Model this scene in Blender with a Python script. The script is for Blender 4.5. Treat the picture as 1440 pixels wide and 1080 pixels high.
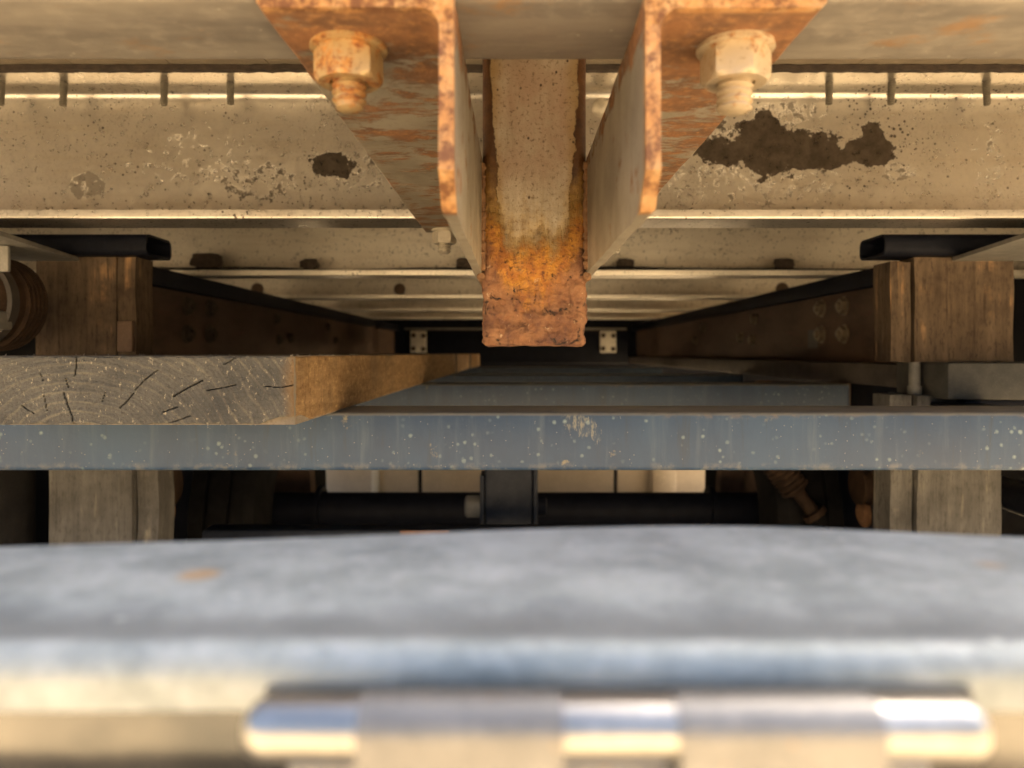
import bpy, bmesh, math, random
from mathutils import Vector, Matrix, noise as mn

random.seed(7)
R = math.radians
scene = bpy.context.scene
for o in list(bpy.data.objects):
    bpy.data.objects.remove(o)
col = scene.collection

# ------------------------------------------------------------------ camera
F = 1040.0                      # focal length in photo pixels (1440 wide)
VX, VY = 725.0, 497.0           # vanishing point of the trailer axis
cam_d = bpy.data.cameras.new('camera')
cam_d.sensor_width = 36.0
cam_d.lens = 36.0 * F / 1440.0
cam_d.shift_x = -(VX - 720.0) / 1440.0
cam_d.shift_y = -(540.0 - VY) / 1440.0
cam_d.clip_start = 0.01
cam_d.clip_end = 3000
cam_d.dof.use_dof = True
cam_d.dof.focus_distance = 0.62
cam_d.dof.aperture_fstop = 7.2
cam = bpy.data.objects.new('camera', cam_d)
cam.rotation_euler = (R(90), 0, 0)
col.objects.link(cam)
scene.camera = cam

# ------------------------------------------------------------------ light
EL, AZ = R(47), R(38)           # sun from ahead and to the right of the trailer
sdir = Vector((math.cos(EL) * math.cos(AZ), math.cos(EL) * math.sin(AZ), math.sin(EL)))
w = bpy.data.worlds.new('World'); scene.world = w; w.use_nodes = True
nt = w.node_tree
sky = nt.nodes.new('ShaderNodeTexSky'); sky.sky_type = 'NISHITA'; sky.sun_disc = False
sky.sun_elevation = EL
sky.sun_rotation = math.atan2(sdir.x, sdir.y)
sky.air_density = 1.0; sky.dust_density = 8.0; sky.ozone_density = 0.4
bg = nt.nodes['Background']; bg.inputs['Strength'].default_value = 0.085
nt.links.new(sky.outputs[0], bg.inputs['Color'])
sl = bpy.data.lights.new('sun', 'SUN'); sl.energy = 5.0; sl.angle = R(0.5); sl.color = (1.0, 0.93, 0.80)
so = bpy.data.objects.new('sun', sl); so.rotation_euler = sdir.to_track_quat('Z', 'Y').to_euler()
so.location = (3, 3, 6); col.objects.link(so)
vs = scene.view_settings
vs.view_transform = 'Standard'; vs.look = 'None'; vs.exposure = 2.6; vs.gamma = 1.0
vs.use_curve_mapping = False

# ------------------------------------------------------------------ object helpers
def obj(name, me, mat, parent=None, base=(0, 0, 0)):
    if isinstance(me, bmesh.types.BMesh):
        bm = me; me = bpy.data.meshes.new(name); bm.to_mesh(me); bm.free()
        b = Vector(base)
        me.transform(Matrix.Translation(-b))
        me.set_sharp_from_angle(angle=R(35)) if len(me.polygons) else None
    if mat is not None and len(me.materials) == 0:
        me.materials.append(mat)
    o = bpy.data.objects.new(name, me); col.objects.link(o)
    if parent is None:
        o.location = base
    else:
        o.parent = parent
    return o

def tag(o, label, cat, group=None, kind=None):
    o['label'] = label; o['category'] = cat
    if group: o['group'] = group
    if kind: o['kind'] = kind
    return o

def thing(name, label, cat, base, group=None):
    e = bpy.data.objects.new(name, None); e.location = base; e.empty_display_size = .02
    col.objects.link(e)
    return tag(e, label, cat, group)

def part(t, name, bm, mat, parent=None):
    """bm in world coordinates; t is the thing (empty) it belongs to."""
    b = Vector(t.location)
    return obj(name, bm, mat, parent or t, b)

def smooth(bm):
    for f in bm.faces: f.smooth = True
    return bm

def new(): return bmesh.new()

def add_box(bm, x0, x1, y0, y1, z0, z1, bev=0.0, seg=2):
    r = bmesh.ops.create_cube(bm, size=1.0)
    vsx = r['verts']
    bmesh.ops.scale(bm, vec=(x1 - x0, y1 - y0, z1 - z0), verts=vsx)
    bmesh.ops.translate(bm, vec=((x0 + x1) / 2, (y0 + y1) / 2, (z0 + z1) / 2), verts=vsx)
    if bev > 0:
        es = list({e for v in vsx for e in v.link_edges})
        bmesh.ops.bevel(bm, geom=es, offset=bev, segments=seg, profile=0.5, affect='EDGES')
    for f in bm.faces: f.smooth = True
    return bm

def box(*a, **k): return add_box(new(), *a, **k)

def axes(d):
    d = Vector(d).normalized()
    a = Vector((0, 0, 1)) if abs(d.z) < .9 else Vector((1, 0, 0))
    u = d.cross(a).normalized(); v = d.cross(u).normalized()
    return d, u, v

def add_lathe(bm, origin, axis, prof, n=24, radial=None, cap=True):
    """prof = [(s along axis, radius)]; radial(theta, s, r) -> r lets the section be a hexagon."""
    d, u, v = axes(axis); o = Vector(origin); rings = []
    for s, r in prof:
        ring = []
        for i in range(n):
            t = 2 * math.pi * i / n
            rr = radial(t, s, r) if radial else r
            ring.append(bm.verts.new(o + d * s + (u * math.cos(t) + v * math.sin(t)) * rr))
        rings.append(ring)
    for a, b in zip(rings, rings[1:]):
        for i in range(n):
            f = bm.faces.new((a[i], a[(i + 1) % n], b[(i + 1) % n], b[i])); f.smooth = True
    if cap:
        bm.faces.new(rings[0]); bm.faces.new(rings[-1])
    bmesh.ops.recalc_face_normals(bm, faces=bm.faces[:])
    return bm

def lathe(*a, **k): return add_lathe(new(), *a, **k)

def add_tube(bm, pts, r, n=10):
    rings = []
    for i, p in enumerate(pts):
        p = Vector(p)
        d = Vector(pts[min(i + 1, len(pts) - 1)]) - Vector(pts[max(i - 1, 0)])
        d, u, v = axes(d)
        rr = r(i) if callable(r) else r
        rings.append([bm.verts.new(p + (u * math.cos(2 * math.pi * k / n) + v * math.sin(2 * math.pi * k / n)) * rr) for k in range(n)])
    for a, b in zip(rings, rings[1:]):
        for i in range(n):
            f = bm.faces.new((a[i], a[(i + 1) % n], b[(i + 1) % n], b[i])); f.smooth = True
    bm.faces.new(rings[0]); bm.faces.new(rings[-1])
    bmesh.ops.recalc_face_normals(bm, faces=bm.faces[:])
    return bm

def fillet(pts, rad, seg=5):
    """round the corners of an open 2D polyline; rad is one radius per inner point."""
    out = [Vector(pts[0])]
    for i in range(1, len(pts) - 1):
        p = Vector(pts[i]); a = Vector(pts[i - 1]) - p; b = Vector(pts[i + 1]) - p
        r = rad[i - 1] if isinstance(rad, (list, tuple)) else rad
        ang = a.angle(b); t = r / math.tan(ang / 2)
        p0 = p + a.normalized() * t; p1 = p + b.normalized() * t
        for k in range(seg + 1):
            s = k / seg
            out.append((p0 * (1 - s) + p * s) * (1 - s) + (p * (1 - s) + p1 * s) * s)
    out.append(Vector(pts[-1]))
    return out

def sheet(pts, th):
    """closed outline of a bent sheet of thickness th, offset to the left of the polyline."""
    off = []
    for i, p in enumerate(pts):
        d0 = (pts[i] - pts[i - 1]).normalized() if i else (pts[1] - pts[0]).normalized()
        d1 = (pts[i + 1] - pts[i]).normalized() if i < len(pts) - 1 else d0
        n = Vector((-(d0 + d1).y, (d0 + d1).x)).normalized()
        c = max(.3, n.dot(Vector((-d0.y, d0.x))))
        off.append(p + n * th / c)
    return list(pts) + off[::-1]

def add_extrude(bm, outline, axis, a, b, n=1):
    """extrude a closed 2D outline along 'X' (coords are y,z) or 'Y' (coords are x,z)."""
    rings = []
    for k in range(n + 1):
        s = a + (b - a) * k / n
        rings.append([bm.verts.new((s, p[0], p[1]) if axis == 'X' else (p[0], s, p[1])) for p in outline])
    m = len(outline)
    for r0, r1 in zip(rings, rings[1:]):
        for i in range(m):
            f = bm.faces.new((r0[i], r0[(i + 1) % m], r1[(i + 1) % m], r1[i])); f.smooth = True
    for r in (rings[0], rings[-1]):
        f = bm.faces.new(r)
    bmesh.ops.recalc_face_normals(bm, faces=bm.faces[:])
    return bm

def wobble(bm, amp, scale, seed=0):
    for v in bm.verts:
        n = mn.noise_vector(v.co * scale + Vector((seed * 3.1, seed * 1.7, seed)))
        v.co += n * amp
    return bm

# ------------------------------------------------------------------ material helpers
class M:
    def __init__(s, name):
        s.m = bpy.data.materials.new(name); s.m.use_nodes = True
        s.t = s.m.node_tree; s.b = s.t.nodes['Principled BSDF']
        s.co = s.t.nodes.new('ShaderNodeTexCoord').outputs['Object']
    def n(s, typ, **kw):
        x = s.t.nodes.new('ShaderNode' + typ)
        for k, v in kw.items(): setattr(x, k, v)
        return x
    def put(s, sock, val):
        if isinstance(val, bpy.types.NodeSocket): s.t.links.new(val, sock)
        elif isinstance(val, (tuple, list)) and len(val) == 3 and sock.type == 'RGBA': sock.default_value = (*val, 1)
        else: sock.default_value = val
    def map(s, scale=(1, 1, 1), loc=(0, 0, 0), rot=(0, 0, 0), vec=None):
        x = s.n('Mapping'); s.put(x.inputs['Vector'], vec or s.co)
        x.inputs['Scale'].default_value = scale; x.inputs['Location'].default_value = loc; x.inputs['Rotation'].default_value = rot
        return x.outputs[0]
    def noise(s, scale, detail=5, rough=.6, vec=None, dist=0.0):
        x = s.n('TexNoise'); s.put(x.inputs['Vector'], vec or s.co)
        x.inputs['Scale'].default_value = scale; x.inputs['Detail'].default_value = detail
        x.inputs['Roughness'].default_value = rough; x.inputs['Distortion'].default_value = dist
        return x.outputs['Fac']
    def vor(s, scale, vec=None, feature='F1', out='Distance', rnd=1.0):
        x = s.n('TexVoronoi', feature=feature); s.put(x.inputs['Vector'], vec or s.co)
        x.inputs['Scale'].default_value = scale; x.inputs['Randomness'].default_value = rnd
        return x.outputs[out]
    def ramp(s, fac, a, b, lo=0.0, hi=1.0):
        x = s.n('MapRange'); s.put(x.inputs['Value'], fac)
        x.inputs['From Min'].default_value = a; x.inputs['From Max'].default_value = b
        x.inputs['To Min'].default_value = lo; x.inputs['To Max'].default_value = hi
        x.interpolation_type = 'SMOOTHSTEP'
        return x.outputs['Result']
    def mix(s, fac, a, b, mode='MIX'):
        x = s.n('Mix', data_type='RGBA', blend_type=mode)
        s.put(x.inputs['Factor'], fac); s.put(x.inputs['A'], a) if False else None
        ins = [i for i in x.inputs if i.type == 'RGBA']
        s.put(ins[0], a); s.put(ins[1], b)
        return [o for o in x.outputs if o.type == 'RGBA'][0]
    def math(s, op, a, b=0.0):
        x = s.n('Math', operation=op); s.put(x.inputs[0], a); s.put(x.inputs[1], b)
        return x.outputs[0]
    def sep(s, vec=None):
        x = s.n('SeparateXYZ'); s.put(x.inputs[0], vec or s.co); return x.outputs
    def blob(s, cx, cz, rx, rz, x, z, nz, amp):
        """1 inside a ragged ellipse (object coords x, z), 0 outside."""
        dx = s.math('DIVIDE', s.math('SUBTRACT', x, cx), rx); dz = s.math('DIVIDE', s.math('SUBTRACT', z, cz), rz)
        d = s.math('SQRT', s.math('ADD', s.math('MULTIPLY', dx, dx), s.math('MULTIPLY', dz, dz)))
        d = s.math('ADD', d, s.math('MULTIPLY', s.math('SUBTRACT', nz, .5), amp))
        return s.ramp(d, 1.03, .97)
    def done(s, color, rough=.5, metal=0.0, bump=None, dist=.001, strength=.5, spec=.5, coat=0.0):
        i = s.b.inputs
        s.put(i['Base Color'], color); s.put(i['Roughness'], rough); s.put(i['Metallic'], metal)
        i['Specular IOR Level'].default_value = spec
        if coat: i['Coat Weight'].default_value = coat
        if bump is not None:
            x = s.n('Bump'); x.inputs['Distance'].default_value = dist; x.inputs['Strength'].default_value = strength
            s.put(x.inputs['Height'], bump); s.t.links.new(x.outputs[0], i['Normal'])
        return s.m

def rust_color(m, sc=1.0):
    n1 = m.noise(35 * sc, 8, .7); n2 = m.noise(140 * sc, 6, .7)
    c = m.mix(m.ramp(n1, .35, .65), (.10, .035, .016), (.36, .14, .045))
    c = m.mix(m.ramp(n2, .50, .72), c, (.55, .27, .09))
    c = m.mix(m.ramp(m.noise(60 * sc, 6, .7, dist=.6), .58, .72), c, (.22, .12, .10))
    return c, n1, n2

# ---- crossmember sheet metal: dull bare-metal paint, specks, dirt, peeled patches
def mat_sheet(name, patches=(), base=(.66, .625, .565), metal=.85):
    m = M(name); X, Y, Z = m.sep()
    big = m.noise(4, 5, .6); fine = m.noise(120, 5, .7)
    streak = m.noise(9, 4, .6, vec=m.map((1, 1, 9)))
    c = m.mix(m.ramp(big, .3, .7), base, tuple(v * .80 for v in base))
    c = m.mix(m.ramp(streak, .45, .75, 0, .35), c, (.44, .37, .28))
    c = m.mix(m.ramp(m.noise(2.6, 6, .7, vec=m.map((1, 1, 1.8), loc=(4, 4, 1))), .44, .66, 0, .55), c, (.36, .325, .275))
    c = m.mix(m.ramp(fine, .3, .8, 0, .35), c, (.72, .66, .54))
    # chalky rings / water spots
    ring = m.vor(34, feature='F1')
    c = m.mix(m.math('MULTIPLY', m.ramp(ring, .12, .05), m.ramp(m.noise(6, 2), .5, .7, 0, .4)), c, (.66, .62, .52))
    # dark specks, dense in drifts
    sp = m.vor(150); drift = m.ramp(m.noise(7, 4, .65), .46, .72)
    thr = m.math('SUBTRACT', m.math('MULTIPLY', drift, .33), sp)
    c = m.mix(m.ramp(thr, -.02, .03, 0, .9), c, (.06, .05, .04))
    sp2 = m.vor(46); c = m.mix(m.ramp(sp2, .085, .06, 0, .75), c, (.05, .042, .035))
    gr = m.math('MULTIPLY', m.ramp(m.noise(260, 4, .75), .52, .70), m.ramp(m.noise(5, 5, .65, vec=m.map(loc=(7, 3, 5))),   .40, .64, .10, .75))
    c = m.mix(gr, c, (.16, .125, .085))
    low = m.math('MULTIPLY', m.ramp(m.math('ADD', Z, m.math('MULTIPLY', m.noise(14, 6, .7), .06)), .085, .035), m.ramp(Z, .0108, .0118))
    c = m.mix(m.math('MULTIPLY', low, .45), c, (.30, .21, .12))
    rag = m.noise(28, 10, .72); rag2 = m.noise(95, 6, .7)
    mask = None
    for (cx, cz, rx, rz, dens, al) in patches:
        b = m.blob(cx, cz, rx, rz, X, Z, rag, 2.6)
        hole = m.ramp(rag2, dens - .04, dens + .04)
        b = m.math('MULTIPLY', m.math('MULTIPLY', b, al), m.math('SUBTRACT', 1.0, hole))
        mask = b if mask is None else m.math('MAXIMUM', mask, b)
    bump = m.math('MULTIPLY', fine, .3)
    if mask is not None:
        pc = m.mix(m.ramp(m.noise(60, 6, .7), .3, .75), (.075, .062, .05), (.15, .125, .10))
        c = m.mix(mask, c, pc)
        bump = m.math('SUBTRACT', bump, m.math('MULTIPLY', mask, 2.5))
        # crackled zone around the peel
    ck = m.math('MULTIPLY', m.ramp(m.vor(90, vec=m.map(vec=None, scale=(1, 1, 1)), feature='DISTANCE_TO_EDGE'), .035, .0),
                m.ramp(m.noise(5, 3, .6, vec=m.map(loc=(3, 1, 2))), .55, .68, 0, .22))
    c = m.mix(ck, c, (.13, .10, .075))
    rough = m.ramp(fine, .2, .8, .24, .38)
    return m.done(c, rough, metal, bump, .0008, .5)

def mat_angle(name, bias):
    m = M(name); X, Y, Z = m.sep()
    rc, n1, n2 = rust_color(m, 1.1)
    rc = m.mix(.5, rc, (.20, .112, .05))
    st = m.noise(26, 9, .70, vec=m.map((.9, 1.5, 1.4)), dist=.3)
    st2 = m.noise(80, 7, .7, vec=m.map((.8, 2.0, 1.6)))
    # more rust at the cut front end and along the rounded heel (object origin: front end of heel)
    front = m.math('MULTIPLY', m.ramp(Y, .14, .0), m.ramp(Z, .055, .088, .25, 1))
    k = m.math('ADD', st, m.math('ADD', m.math('MULTIPLY', front, .17), bias))
    k = m.math('ADD', k, m.math('MULTIPLY', m.math('SUBTRACT', st2, .5), .30))
    k = m.math('SUBTRACT', k, m.ramp(Z, .086, .080, 0, .07 + bias * 1.6))
    mask = m.ramp(k, .50, .63)
    paint = m.mix(m.ramp(m.noise(22, 5, .6), .3, .7), (.20, .172, .122), (.32, .28, .21))
    paint = m.mix(m.ramp(m.noise(200, 3, .6), .55, .7, 0, .5), paint, (.16, .13, .10))
    c = m.mix(mask, paint, rc)
    edge = m.ramp(m.math('SUBTRACT', Y, m.ramp(Z, .017, .0, 0, .015)), .008, .003)
    c = m.mix(edge, c, m.mix(m.ramp(m.noise(60, 8, .75), .42, .56), (.15, .06, .02), m.mix(m.ramp(m.noise(35, 5, .7), .42, .66), (.45, .22, .07), (.52, .34, .16))))
    return m.done(c, m.ramp(mask, 0, 1, .5, .85), 0.0, m.math('ADD', m.math('MULTIPLY', n2, mask), m.math('MULTIPLY', n1, .5)), .0018, .7)

def mat_post():
    m = M('rusting_post_paint'); X, Y, Z = m.sep()
    rc, n1, n2 = rust_color(m, 1.5)
    rag = m.noise(45, 10, .72); rag2 = m.noise(16, 6, .6); med = m.noise(85, 8, .72)
    streak = m.noise(48, 8, .7, vec=m.map((1, 1, .16)))
    ax = m.math('ABSOLUTE', X)
    # old paint: grey tan, yellowing and streaked
    c = m.mix(m.ramp(rag2, .3, .7), (.60, .545, .41), (.45, .385, .28))
    c = m.mix(m.ramp(streak, .40, .68, 0, .65), c, (.34, .27, .17))
    c = m.mix(m.ramp(m.noise(32, 8, .7, vec=m.map((1, 1, .3), loc=(2, 5, 8))), .50, .72, 0, .7), c, (.72, .66, .52))
    c = m.mix(m.math('MULTIPLY', m.math('MULTIPLY', m.ramp(Z, .10, .17), m.ramp(Z, .29, .19)), m.ramp(rag2, .35, .6, .15, .6)), c, (.46, .27, .18))
    # amber bleeding in from the edges
    e0 = m.math('ADD', ax, m.math('MULTIPLY', m.math('SUBTRACT', rag2, .5), .024))
    c = m.mix(m.ramp(e0, .022, .036, 0, .75), c, (.36, .23, .075))
    # pits and scratches
    c = m.mix(m.ramp(m.noise(300, 4, .75), .54, .64, 0, .7), c, (.15, .09, .045))
    sp = m.vor(120, vec=m.map((1, 1, .8))); c = m.mix(m.math('MULTIPLY', m.ramp(sp, .16, .07), m.ramp(m.noise(24, 4, .6, vec=m.map(loc=(9, 2, 4))), .36, .54)), c, (.07, .04, .02))
    c = m.mix(m.ramp(m.noise(110, 8, .8, dist=1.2), .63, .70, 0, .8), c, (.10, .055, .025))
    # dark brown strip up both sides, widening downwards
    lim = m.ramp(Z, .24, .085, .0352, .0285)
    e = m.math('SUBTRACT', m.math('ADD', ax, m.math('MULTIPLY', m.math('SUBTRACT', rag, .5), m.ramp(Z, .26, .15, .006, .018))), lim)
    edgem = m.ramp(e, -.0008, .0008)
    brown = m.mix(m.ramp(n1, .3, .7), (.050, .018, .007), (.13, .055, .014))
    brown = m.mix(m.math('MULTIPLY', m.ramp(med, .58, .70), m.ramp(Z, .20, .10)), brown, (.36, .19, .04))
    c = m.mix(edgem, c, brown)
    # yellow to orange bloom that thickens towards the tip
    h = m.math('ADD', Z, m.math('MULTIPLY', m.math('SUBTRACT', rag, .5), -.075))
    h = m.math('ADD', h, m.math('MULTIPLY', m.math('SUBTRACT', streak, .5), -.075))
    h = m.math('SUBTRACT', h, m.math('MULTIPLY', m.ramp(ax, .012, .040), .030))
    c = m.mix(m.ramp(h, .128, .078, 0, .8), c, m.mix(m.ramp(med, .38, .62), (.24, .125, .022), (.50, .31, .085)))
    hot = m.mix(m.ramp(m.noise(55, 7, .72), .38, .60), (.58, .27, .035), (.36, .13, .025))
    hot = m.mix(m.ramp(n2, .50, .66), hot, (.14, .05, .018))
    c = m.mix(m.ramp(h, .090, .068), c, hot)
    deep = m.mix(m.ramp(m.noise(30, 6, .65, vec=m.map(loc=(3, 3, 1))), .36, .62), m.mix(m.ramp(n2, .42, .62), (.12, .052, .034), (.23, .098, .042)), m.mix(m.ramp(med, .35, .65), (.38, .165, .06), (.45, .23, .10)))
    deep = m.mix(.38, deep, (.11, .045, .025))
    c = m.mix(m.ramp(h, .062, .032), c, deep)
    lowm = m.ramp(h, .10, .065)
    pit = m.math('MULTIPLY', m.ramp(m.noise(95, 8, .75, dist=.8), .57, .65), m.ramp(Z, .11, .06))
    c = m.mix(pit, c, (.030, .017, .012))
    flake = m.math('MULTIPLY', m.ramp(m.noise(120, 7, .75, vec=m.map(loc=(4, 1, 7))), .60, .67), m.ramp(Z, .10, .05, 0, .85))
    c = m.mix(flake, c, (.56, .39, .23))
    b = m.math('ADD', m.math('MULTIPLY', m.math('MULTIPLY', med, lowm), 2.4), m.math('ADD', m.math('MULTIPLY', edgem, .3), m.math('MULTIPLY', n2, .4)))
    return m.done(c, m.ramp(lowm, 0, 1, .30, .74), 0, m.math('SUBTRACT', b, pit), .0024, .95)

def mat_sill():
    m = M('sill_steel')
    st = m.noise(7, 6, .65, vec=m.map((1, 5, 3))); f = m.noise(80, 5, .7)
    c = m.mix(m.ramp(st, .3, .7), (.36, .32, .26), (.22, .195, .165))
    c = m.mix(m.ramp(f, .45, .75, 0, .5), c, (.46, .41, .33))
    c = m.mix(m.ramp(m.noise(12, 5, .7, vec=m.map((1, 1.6, 1), rot=(0, 0, .5))), .54, .68, 0, .7), c, (.40, .22, .09))
    c = m.mix(m.ramp(m.vor(60), .07, .04, 0, .6), c, (.6, .55, .45))
    return m.done(c, m.ramp(f, .3, .8, .38, .6), .25, f, .0006, .4)

def mat_wood(name, a, b, dark, axis='Z', sc=1.0, pale=None):
    m = M(name)
    s = {'Z': (44, 44, 2.6), 'Y': (44, 2.6, 44)}[axis]
    g = m.noise(1.0 * sc, 9, .68, vec=m.map(s), dist=.25)
    g2 = m.noise(2.6 * sc, 6, .7, vec=m.map(s))
    big = m.noise(9, 4, .6)
    c = m.mix(m.ramp(g, .3, .7), a, b)
    c = m.mix(m.ramp(g2, .55, .72, 0, .8), c, dark)
    c = m.mix(m.ramp(big, .40, .70, 0, .8), c, dark)
    gg = m.noise(190, 5, .75, vec=m.map((1, 1, .35) if axis == 'Z' else (1, .35, 1)))
    c = m.mix(m.ramp(gg, .48, .68, 0, .7), c, dark)
    c = m.mix(m.ramp(gg, .42, .28, 0, .5), c, b)
    if pale:
        c = m.mix(m.math('MULTIPLY', m.ramp(g, .52, .66), m.ramp(m.noise(14, 4, .6, vec=m.map(loc=(5, 2, 1))), .5, .66)), c, pale)
    return m.done(c, .85, 0, m.math('ADD', g, m.math('MULTIPLY', g2, .6)), .003, .8, spec=.2)

def mat_endgrain(px, pz):
    m = M('weathered_end_grain'); X, Y, Z = m.sep()
    wob = m.noise(14, 4, .5)
    dx = m.math('MULTIPLY', m.math('SUBTRACT', X, px), .72); dz = m.math('SUBTRACT', Z, pz)
    d = m.math('SQRT', m.math('ADD', m.math('MULTIPLY', dx, dx), m.math('MULTIPLY', dz, dz)))
    d = m.math('ADD', d, m.math('MULTIPLY', wob, .016))
    ring = m.math('SINE', m.math('MULTIPLY', d, 780))
    ring2 = m.math('SINE', m.math('MULTIPLY', d, 2300))
    fib = m.noise(420, 4, .7); big = m.noise(16, 6, .65); gate = m.noise(22, 4, .65, vec=m.map(loc=(5, 1, 3)))
    c = m.mix(m.ramp(big, .3, .72), (.140, .136, .122), (.074, .076, .076))
    c = m.mix(m.math('MULTIPLY', m.ramp(ring, .55, 1), m.ramp(gate, .35, .65, .05, .5)), c, (.25, .222, .165))
    c = m.mix(m.math('MULTIPLY', m.ramp(ring2, .2, .9), m.ramp(gate, .62, .42, 0, .35)), c, (.07, .064, .058))
    c = m.mix(m.ramp(fib, .40, .75, 0, .6), c, (.065, .058, .05))
    c = m.mix(m.ramp(m.noise(240, 6, .75, vec=m.map((1, 1, .6), loc=(4, 2, 2))), .57, .68, 0, .85), c, (.44, .39, .29))
    c = m.mix(m.ramp(m.noise(60, 7, .78, vec=m.map(loc=(1, 5, 2))), .57, .68, 0, .7), c, (.06, .055, .05))
    chip = m.math('MULTIPLY', m.ramp(m.vor(75, vec=m.map((1, 1, .5), rot=(0, .5, 0))), .12, .06), m.ramp(m.noise(20, 2), .54, .64))
    c = m.mix(chip, c, (.50, .43, .31))
    # brown stain creeping in from the sawn corner and the top arris
    c = m.mix(m.math('MULTIPLY', m.ramp(m.math('ADD', X, m.math('MULTIPLY', big, .02)), .158, .172), .7), c, (.23, .14, .06))
    return m.done(c, .9, 0, m.math('ADD', m.math('MULTIPLY', ring, .16), m.math('MULTIPLY', fib, 1.2)), .0018, .9, spec=.15)

def mat_plank_side():
    m = M('sawn_plank_side'); X, Y, Z = m.sep()
    fl = m.noise(4, 4, .55, vec=m.map((1, 1, 2.0)))
    g = m.math('SINE', m.math('ADD', m.math('MULTIPLY', Z, 330), m.math('MULTIPLY', fl, 40)))
    g2 = m.noise(26, 8, .7, vec=m.map((1, .35, 3.2))); f = m.noise(190, 6, .75, vec=m.map((1, .5, 1))); big = m.noise(7, 6, .65)
    c = m.mix(m.ramp(g2, .3, .7), (.20, .122, .055), (.29, .185, .088))
    c = m.mix(m.ramp(g, .3, 1, 0, .35), c, (.15, .085, .035))
    c = m.mix(m.ramp(f, .50, .66, 0, .75), c, (.40, .275, .13))
    c = m.mix(m.ramp(f, .46, .34, 0, .7), c, (.10, .055, .024))
    c = m.mix(m.ramp(big, .50, .68, 0, .75), c, (.125, .085, .048))
    c = m.mix(m.ramp(m.noise(30, 6, .7, vec=m.map((3, 5, .5))), .56, .70, 0, .6), c, (.10, .06, .03))
    grey = m.ramp(m.math('ADD', Y, m.math('MULTIPLY', m.noise(60, 5, .7), .012)), .012, .007)
    c = m.mix(grey, c, (.15, .13, .10))
    return m.done(c, .82, 0, m.math('ADD', m.math('MULTIPLY', g2, .8), f), .0022, .9, spec=.2)

def mat_blue(name, q):
    m = M(name)
    big = m.noise(6, 6, .65, vec=m.map((1, 1, .5))); run = m.noise(26, 6, .65, vec=m.map((2.4, 1, .22)))
    c = m.mix(m.ramp(big, .3, .7), (.014 * q, .036 * q, .082 * q), (.036 * q, .072 * q, .132 * q))
    c = m.mix(m.ramp(run, .50, .75, 0, .38), c, (.10 * q, .135 * q, .17 * q))
    c = m.mix(m.ramp(run, .44, .28, 0, .8), c, (.030 * q, .042 * q, .062 * q))
    sp = m.math('ADD', m.vor(95), m.math('MULTIPLY', m.math('SUBTRACT', m.noise(90, 4, .7), .5), .5)); dens = m.ramp(m.noise(9, 4, .6, vec=m.map(loc=(2, 7, 1))), .42, .66)
    c = m.mix(m.math('MULTIPLY', m.ramp(sp, .26, .04), m.math('MULTIPLY', dens, .8)), c, (.24 * q, .32 * q, .31 * q))
    sp2 = m.vor(170); c = m.mix(m.ramp(sp2, .09, .05, 0, .55), c, (.48 * q, .46 * q, .38 * q))
    c = m.mix(m.ramp(m.noise(33, 7, .7), .63, .72, 0, .7), c, (.26 * q, .225 * q, .13 * q))
    X, Y, Z = m.sep()
    sx = m.math('ADD', X, m.math('MULTIPLY', m.math('SUBTRACT', Z, .045), .55))
    if q > .9:
        scr = m.math('MULTIPLY', m.blob(.066, .046, .015, .014, sx, Z, m.noise(70, 8, .75, vec=m.map((1, 1, .6), rot=(0, .6, 0))), 4.5), m.ramp(m.noise(150, 6, .75, vec=m.map((1.6, 1, .5), rot=(0, .7, 0))), .47, .60, .03, .38))
        c = m.mix(scr, c, (.44, .40, .25))
    edge = m.math('MULTIPLY', m.ramp(Z, .050, .0575), m.ramp(m.noise(38, 7, .72), .47, .62))
    c = m.mix(m.math('MULTIPLY', edge, m.ramp(m.noise(6, 3, .6), .5, .62)), c, (.20 * q, .14 * q, .085 * q))
    c = m.mix(m.math('MULTIPLY', m.ramp(Z, .010, .003), m.ramp(m.noise(60, 6, .7), .46, .66, 0, .5)), c, (.17 * q, .165 * q, .15 * q))
    N = m.n('NewGeometry').outputs['Normal']; up = m.sep(N)[2]
    dust = m.math('MULTIPLY', m.ramp(up, .15, .7), m.ramp(m.noise(40, 6, .7), .2, .55, .45, 1))
    c = m.mix(dust, c, m.mix(m.ramp(m.noise(25, 6, .7), .4, .65), (.17 * q, .18 * q, .185 * q), (.20 * q, .195 * q, .175 * q)))
    return m.done(c, m.ramp(big, .2, .8, .42, .62), 0, m.math('ADD', m.noise(150, 5, .7), m.math('MULTIPLY', dust, .3)), .0008, .5)

def mat_plain(name, a, b, rough=.6, metal=0.0, sc=20, speck=None, bump=.0008, spec=.5):
    m = M(name)
    n = m.noise(sc, 7, .68); f = m.noise(sc * 9, 5, .7)
    c = m.mix(m.ramp(n, .3, .7), a, b)
    c = m.mix(m.ramp(f, .5, .8, 0, .4), c, tuple(min(1, v * 1.7 + .01) for v in b))
    if speck: c = m.mix(m.ramp(m.vor(sc * 5), .10, .05, 0, .8), c, speck)
    return m.done(c, rough, metal, m.math('ADD', n, f), bump, .6, spec=spec)

def mat_rail():
    m = M('grimy_rail_steel')
    n = m.noise(9, 7, .68, vec=m.map((1, .5, 1.6))); f = m.noise(70, 6, .7, vec=m.map((1, .4, 1)))
    c = m.mix(m.ramp(n, .3, .7), (.045, .027, .018), (.100, .062, .039))
    c = m.mix(m.ramp(f, .50, .75, 0, .6), c, (.095, .062, .04))
    c = m.mix(m.ramp(m.noise(20, 5, .7, vec=m.map((1, .3, 2), loc=(2, 2, 2))), .58, .7, 0, .6), c, (.12, .04, .032))
    return m.done(c, .72, .1, f, .0012, .6)

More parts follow.
